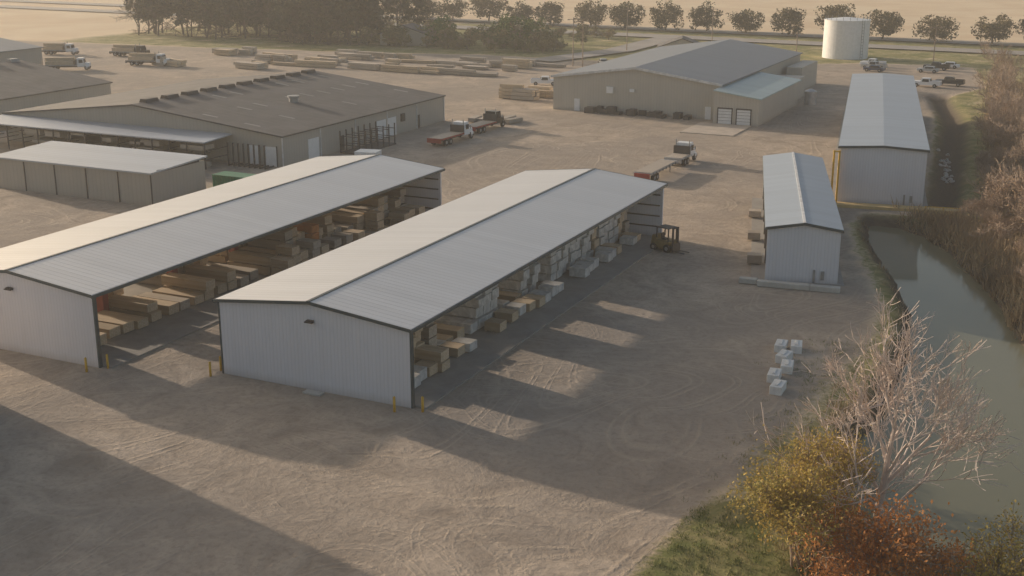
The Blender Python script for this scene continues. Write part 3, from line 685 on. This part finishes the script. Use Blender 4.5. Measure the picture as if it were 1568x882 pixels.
def grow(vg,p,d,L,r,depth,tips,maxd,kids=(3,4),spread=.6,up=.15,sides=6,curve=.18,minr=.012):
    pts=[np.array(p,float)]; d=np.array(d,float); n=4 if depth<2 else 3
    rs=[r]; taper=.55
    for i in range(n):
        d=d+np.random.normal(size=3)*curve+np.array((0,0,up*.3)); d/=np.linalg.norm(d); pts.append(pts[-1]+d*L/n); rs.append(max(minr,r*(1-(1-taper)*(i+1)/n)))
    vg.tube(pts,rs,max(3,sides-depth),0 if depth<maxd-1 else 1)
    tips+= [(q,depth) for q in pts[1:]]
    if depth>=maxd: return
    k=random.randint(*kids)
    for i in range(k):
        t=U(.35,1.0) if i<k-1 else 1.0
        j=min(n-1,int(t*n)); q=pts[j]+(pts[j+1]-pts[j])*(t*n-j) if j<n else pts[-1]
        nd=d+np.random.normal(size=3)*spread; nd[2]+=up; nd/=np.linalg.norm(nd)
        grow(vg,q,nd,L*U(.58,.82),max(minr,rs[j]*U(.5,.72)),depth+1,tips,maxd,kids,spread,up,sides,curve,minr)
def bare(h,r,maxd=5,kids=(3,4),spread=.55,minr=.012,trunks=1):
    vg=Veg(); tips=[]
    for _ in range(trunks): grow(vg,(U(-.2,.2)*(trunks>1),U(-.2,.2)*(trunks>1),-.3),(U(-.3,.3)*(trunks>1),U(-.3,.3)*(trunks>1),1),h*.36,r,0,tips,maxd,kids,spread,.2,7,.14,minr)
    return vg,tips
# foreground bare tree
vg=Veg(); tips=[]
T0=[(0,0,-.5),(.05,0,1.5),(.0,.1,3.2),(.15,.1,5.0),(.25,0,6.6),(.4,.1,8.0)]
vg.tube(T0,[.30,.26,.22,.18,.14,.10],8,0)
random.seed(21); np.random.seed(21)
for k,(z0,az,el,L,r) in enumerate(((1.8,3.0,.8,3.4,.13),(2.4,.2,.8,3.8,.13),(3.2,4.4,.9,3.2,.12),(3.6,1.6,.8,3.2,.11),(4.2,2.8,.9,3.0,.11),(4.8,.5,.9,3.4,.11),(5.4,5.5,1.0,2.8,.09),(5.9,2.2,1.0,2.7,.09),(6.6,3.6,1.1,2.6,.08),(7.2,.9,1.1,2.6,.08),(8.0,2.5,1.4,2.6,.09),(8.0,5.2,1.3,2.3,.07))):
    i=max(j for j in range(len(T0)) if T0[j][2]<=z0); i=min(i,len(T0)-2); t=(z0-T0[i][2])/(T0[i+1][2]-T0[i][2]); p=np.array(T0[i])*(1-t)+np.array(T0[i+1])*t
    grow(vg,p,(math.cos(az)*math.cos(el),math.sin(az)*math.cos(el),math.sin(el)),L,r,2,tips,6,(3,4),.42,.12,8,.10,.016)
x,y=-7.7,60.9; vg.obj('bare_tree',[BARKP,BARKP],(x,y,H(x,y)+.5))
random.seed(5); np.random.seed(5)
def shrub(name,x,y,h,lm,nl,sz,spread=.6,barkm=BARKM,trunks=4,cl=.45,mind=2,kids=(3,4),lean=.5):
    vg=Veg(); tips=[]
    for _ in range(trunks): grow(vg,(U(-.4,.4),U(-.4,.4),-.4),(U(-lean,lean),U(-lean,lean),1),h*.36,.08,0,tips,4,kids,spread,.12,6,.15,.012)
    T=np.array([t[0] for t in tips if t[1]>=mind]); c=T[np.random.randint(0,len(T),nl)]+np.random.normal(size=(nl,3))*cl*np.random.uniform(.3,1,(nl,1))
    vg.leaves(c,sz,2); return vg.obj(name,[barkm,barkm,lm],(x,y,H(x,y)))
shrub('yellow_leaf_tree',-10.9,60.0,6.8,LF_YEL,5000,.085,spread=.5,lean=.4)
shrub('yellow_leaf_tree',-10.6,56.4,6.6,LF_YEL,7000,.085,spread=.5)
shrub('yellow_leaf_tree',-9.8,62.6,4.6,LF_YEL,1500,.075)
shrub('rust_leaf_shrub',-6.6,54.2,9.0,LF_ORG,12000,.10,spread=.7,trunks=6,lean=.6)
shrub('yellow_leaf_tree',-1.4,57.0,7.2,LF_YEL,7000,.085)
shrub('bare_shrub',-10.8,68,4.2,LF_BRN,500,.06)
shrub('bare_shrub',-11.2,64.5,4.6,LF_BRN,400,.06)
shrub('bare_shrub',-5.0,58.5,4.4,LF_BRN,900,.06)
shrub('bare_shrub',-3.0,60.5,4.0,LF_BRN,500,.06)
# thicket on the right bank
tm=[]
for k in range(4):
    vg,tips=bare(U(7,9),.12,4,(3,5),.5,.022,2); T=np.array([t[0] for t in tips if t[1]>=3]); n=350
    vg.leaves(T[np.random.randint(0,len(T),n)]+np.random.normal(size=(n,3))*.4,.10,2); tm.append(vg)
th=Veg()
for i in range(70):
    y=U(118,275); x=-7+ (y-118)*(-.085)+abs(np.random.normal())*9 
    if y<135: x+=3.5
    th.copyfrom(random.choice(tm),(x,y,H(x,y)),(U(.8,1.3),)*2+(U(.7,1.1),),U(0,6.28))
for i in range(45):
    y=U(98,200); x=float(np.interp(y,[94,102,110,119,129,140,200],[2.5,-.5,-2.5,-5,-8.5,-11,-15.5]))+abs(np.random.normal())*2.5; s=U(.3,.5)
    th.copyfrom(random.choice(tm),(x,y,H(x,y)),(s*1.3,s*1.3,s),U(0,6.28))
th.obj('bare_tree_thicket',[BARKM,TWIG,LF_BRN])
def tufts(name,pts,h,sz,mats,per=14):
    vg=Veg()
    P=np.repeat(np.array(pts),per,0); n=len(P); P=P+np.random.normal(size=(n,2))*sz
    zz=terrain(P)[0]; keep=zz>-1.2; P=P[keep]; zz=zz[keep]; n=len(P)
    b=np.column_stack([P,zz-.03]); a=np.random.uniform(0,6.28,n); hh=h*np.random.uniform(.4,1.2,n)
    side=np.column_stack([np.cos(a),np.sin(a),0*a])*(h*.05+.01); tip=b+np.column_stack([np.random.normal(size=n)*h*.35,np.random.normal(size=n)*h*.35,hh])
    v=np.stack([b-side,b+side,tip],1).reshape(-1,3); vg.addarr(v,np.arange(3*n).reshape(n,3),0); return vg.obj(name,mats)
def along(poly,i0,i1,n,off,jit):
    out=[]
    for _ in range(n):
        i=random.randint(i0,i1-1); t=R(); p=poly[i]*(1-t)+poly[i+1]*t; out.append((p[0]+off+np.random.normal()*jit,p[1]+np.random.normal()*jit))
    return out
tufts('dry_brush',along(pond,0,8,40,-.8,.4),.4,.2,[DRY],12)
tufts('dry_brush',along(pond,8,14,240,-.9,.8),.6,.25,[DRY],14)
tufts('dry_brush',along(pond,15,24,1000,3.0,2.2),1.5,.4,[DRY],12)
tufts('dry_brush',[(-7.5-(y-118)*.085+abs(np.random.normal())*6,y) for y in np.random.uniform(112,270,1200)],1.4,.6,[DRY],12)
tufts('grass',[(U(-17.5,-9.5),U(48,61)) for _ in range(600)],.2,.16,[GRS],14)
tufts('weeds',[(-14.8+np.random.normal()*1.6,U(58,92)) for _ in range(240)],.22,.2,[GRS],12)
def leafy(h,cr,nl,sz,lm=2,trunk=.3,lo=.42,K=26):
    vg=Veg(); tips=[]; grow(vg,(0,0,-.3),(0,0,1),h*.36,trunk,0,tips,3,(4,5),.75,.05,6,.1,.05)
    cc=[]
    for i in range(K):
        a=U(0,6.28); rr=cr*math.sqrt(R())*.85; zz=h*(lo+(.92-lo)*R()*(1-.45*(rr/cr)**2)); cc.append((rr*math.cos(a),rr*math.sin(a),zz))
    cc=np.array(cc); ri=np.random.uniform(.18,.36,K)*cr*1.1
    ii=np.random.randint(0,K,nl); d=np.random.normal(size=(nl,3)); d/=np.linalg.norm(d,axis=1)[:,None]
    c=cc[ii]+d*(ri[ii]*np.random.uniform(.55,1.05,nl))[:,None]*np.array((1,1,.8)); vg.leaves(c,sz,2); return vg
rt=[leafy(U(9,10.5),U(5.2,6.2),2600,.36,lo=U(.18,.26),K=50) for _ in range(6)]
row=Veg()
px=-330; 
while px<60:
    yy=361-(px+31)*.072; s=U(.78,1.02); row.copyfrom(random.choice(rt),(px,yy+U(-2,2),0),(s*U(1.0,1.15),s*1.05,s*U(.9,1.05)),U(0,6.28)); px+=12.8*U(.82,1.18)
row.obj('distant_tree_row',[BARKD,BARKD,LF_ROW])
ft=[leafy(U(15,20),U(4,5.2),1100,.5,lo=.25,K=30) for _ in range(5)]
fo=Veg()
for i in range(80):
    x=U(-258,-178); y=283+abs(np.random.normal())*18 - (x+230)*.02
    fo.copyfrom(random.choice(ft),(x,y,0),(U(.7,1.2),)*2+(U(.6,1.15),),U(0,6.28))
fo.obj('forest',[BARKD,BARKD,LF_DRK])
st=[leafy(8,3.6,1000,.32,lo=.2) for _ in range(3)]
for (x,y,s) in ((-140,297,1.25),(-136,300,1.1),(-146,300,1.0),(-161,292,.9),(-163,300,1.0)):
    v=Veg(); v.copyfrom(random.choice(st),(0,0,0),(s,s,s),U(0,6)); v.obj('green_tree',[BARKM,BARKM,LF_GRN],(x,y,0))
sc=Veg()
for i in range(50):
    x=U(-185,-118); y=284+abs(np.random.normal())*10; s=U(.3,.75); sc.copyfrom(random.choice(st),(x,y,0),(s*1.2,s*1.2,s),U(0,6))
for i in range(26):
    x=U(-225,-115); y=U(325,338); s=U(.25,.55); sc.copyfrom(random.choice(st),(x,y,0),(s*1.2,s*1.2,s),U(0,6))
sc.obj('scrub',[BARKM,BARKM,LF_SCR])
print('faces',sum(len(m.polygons) for m in bpy.data.meshes))
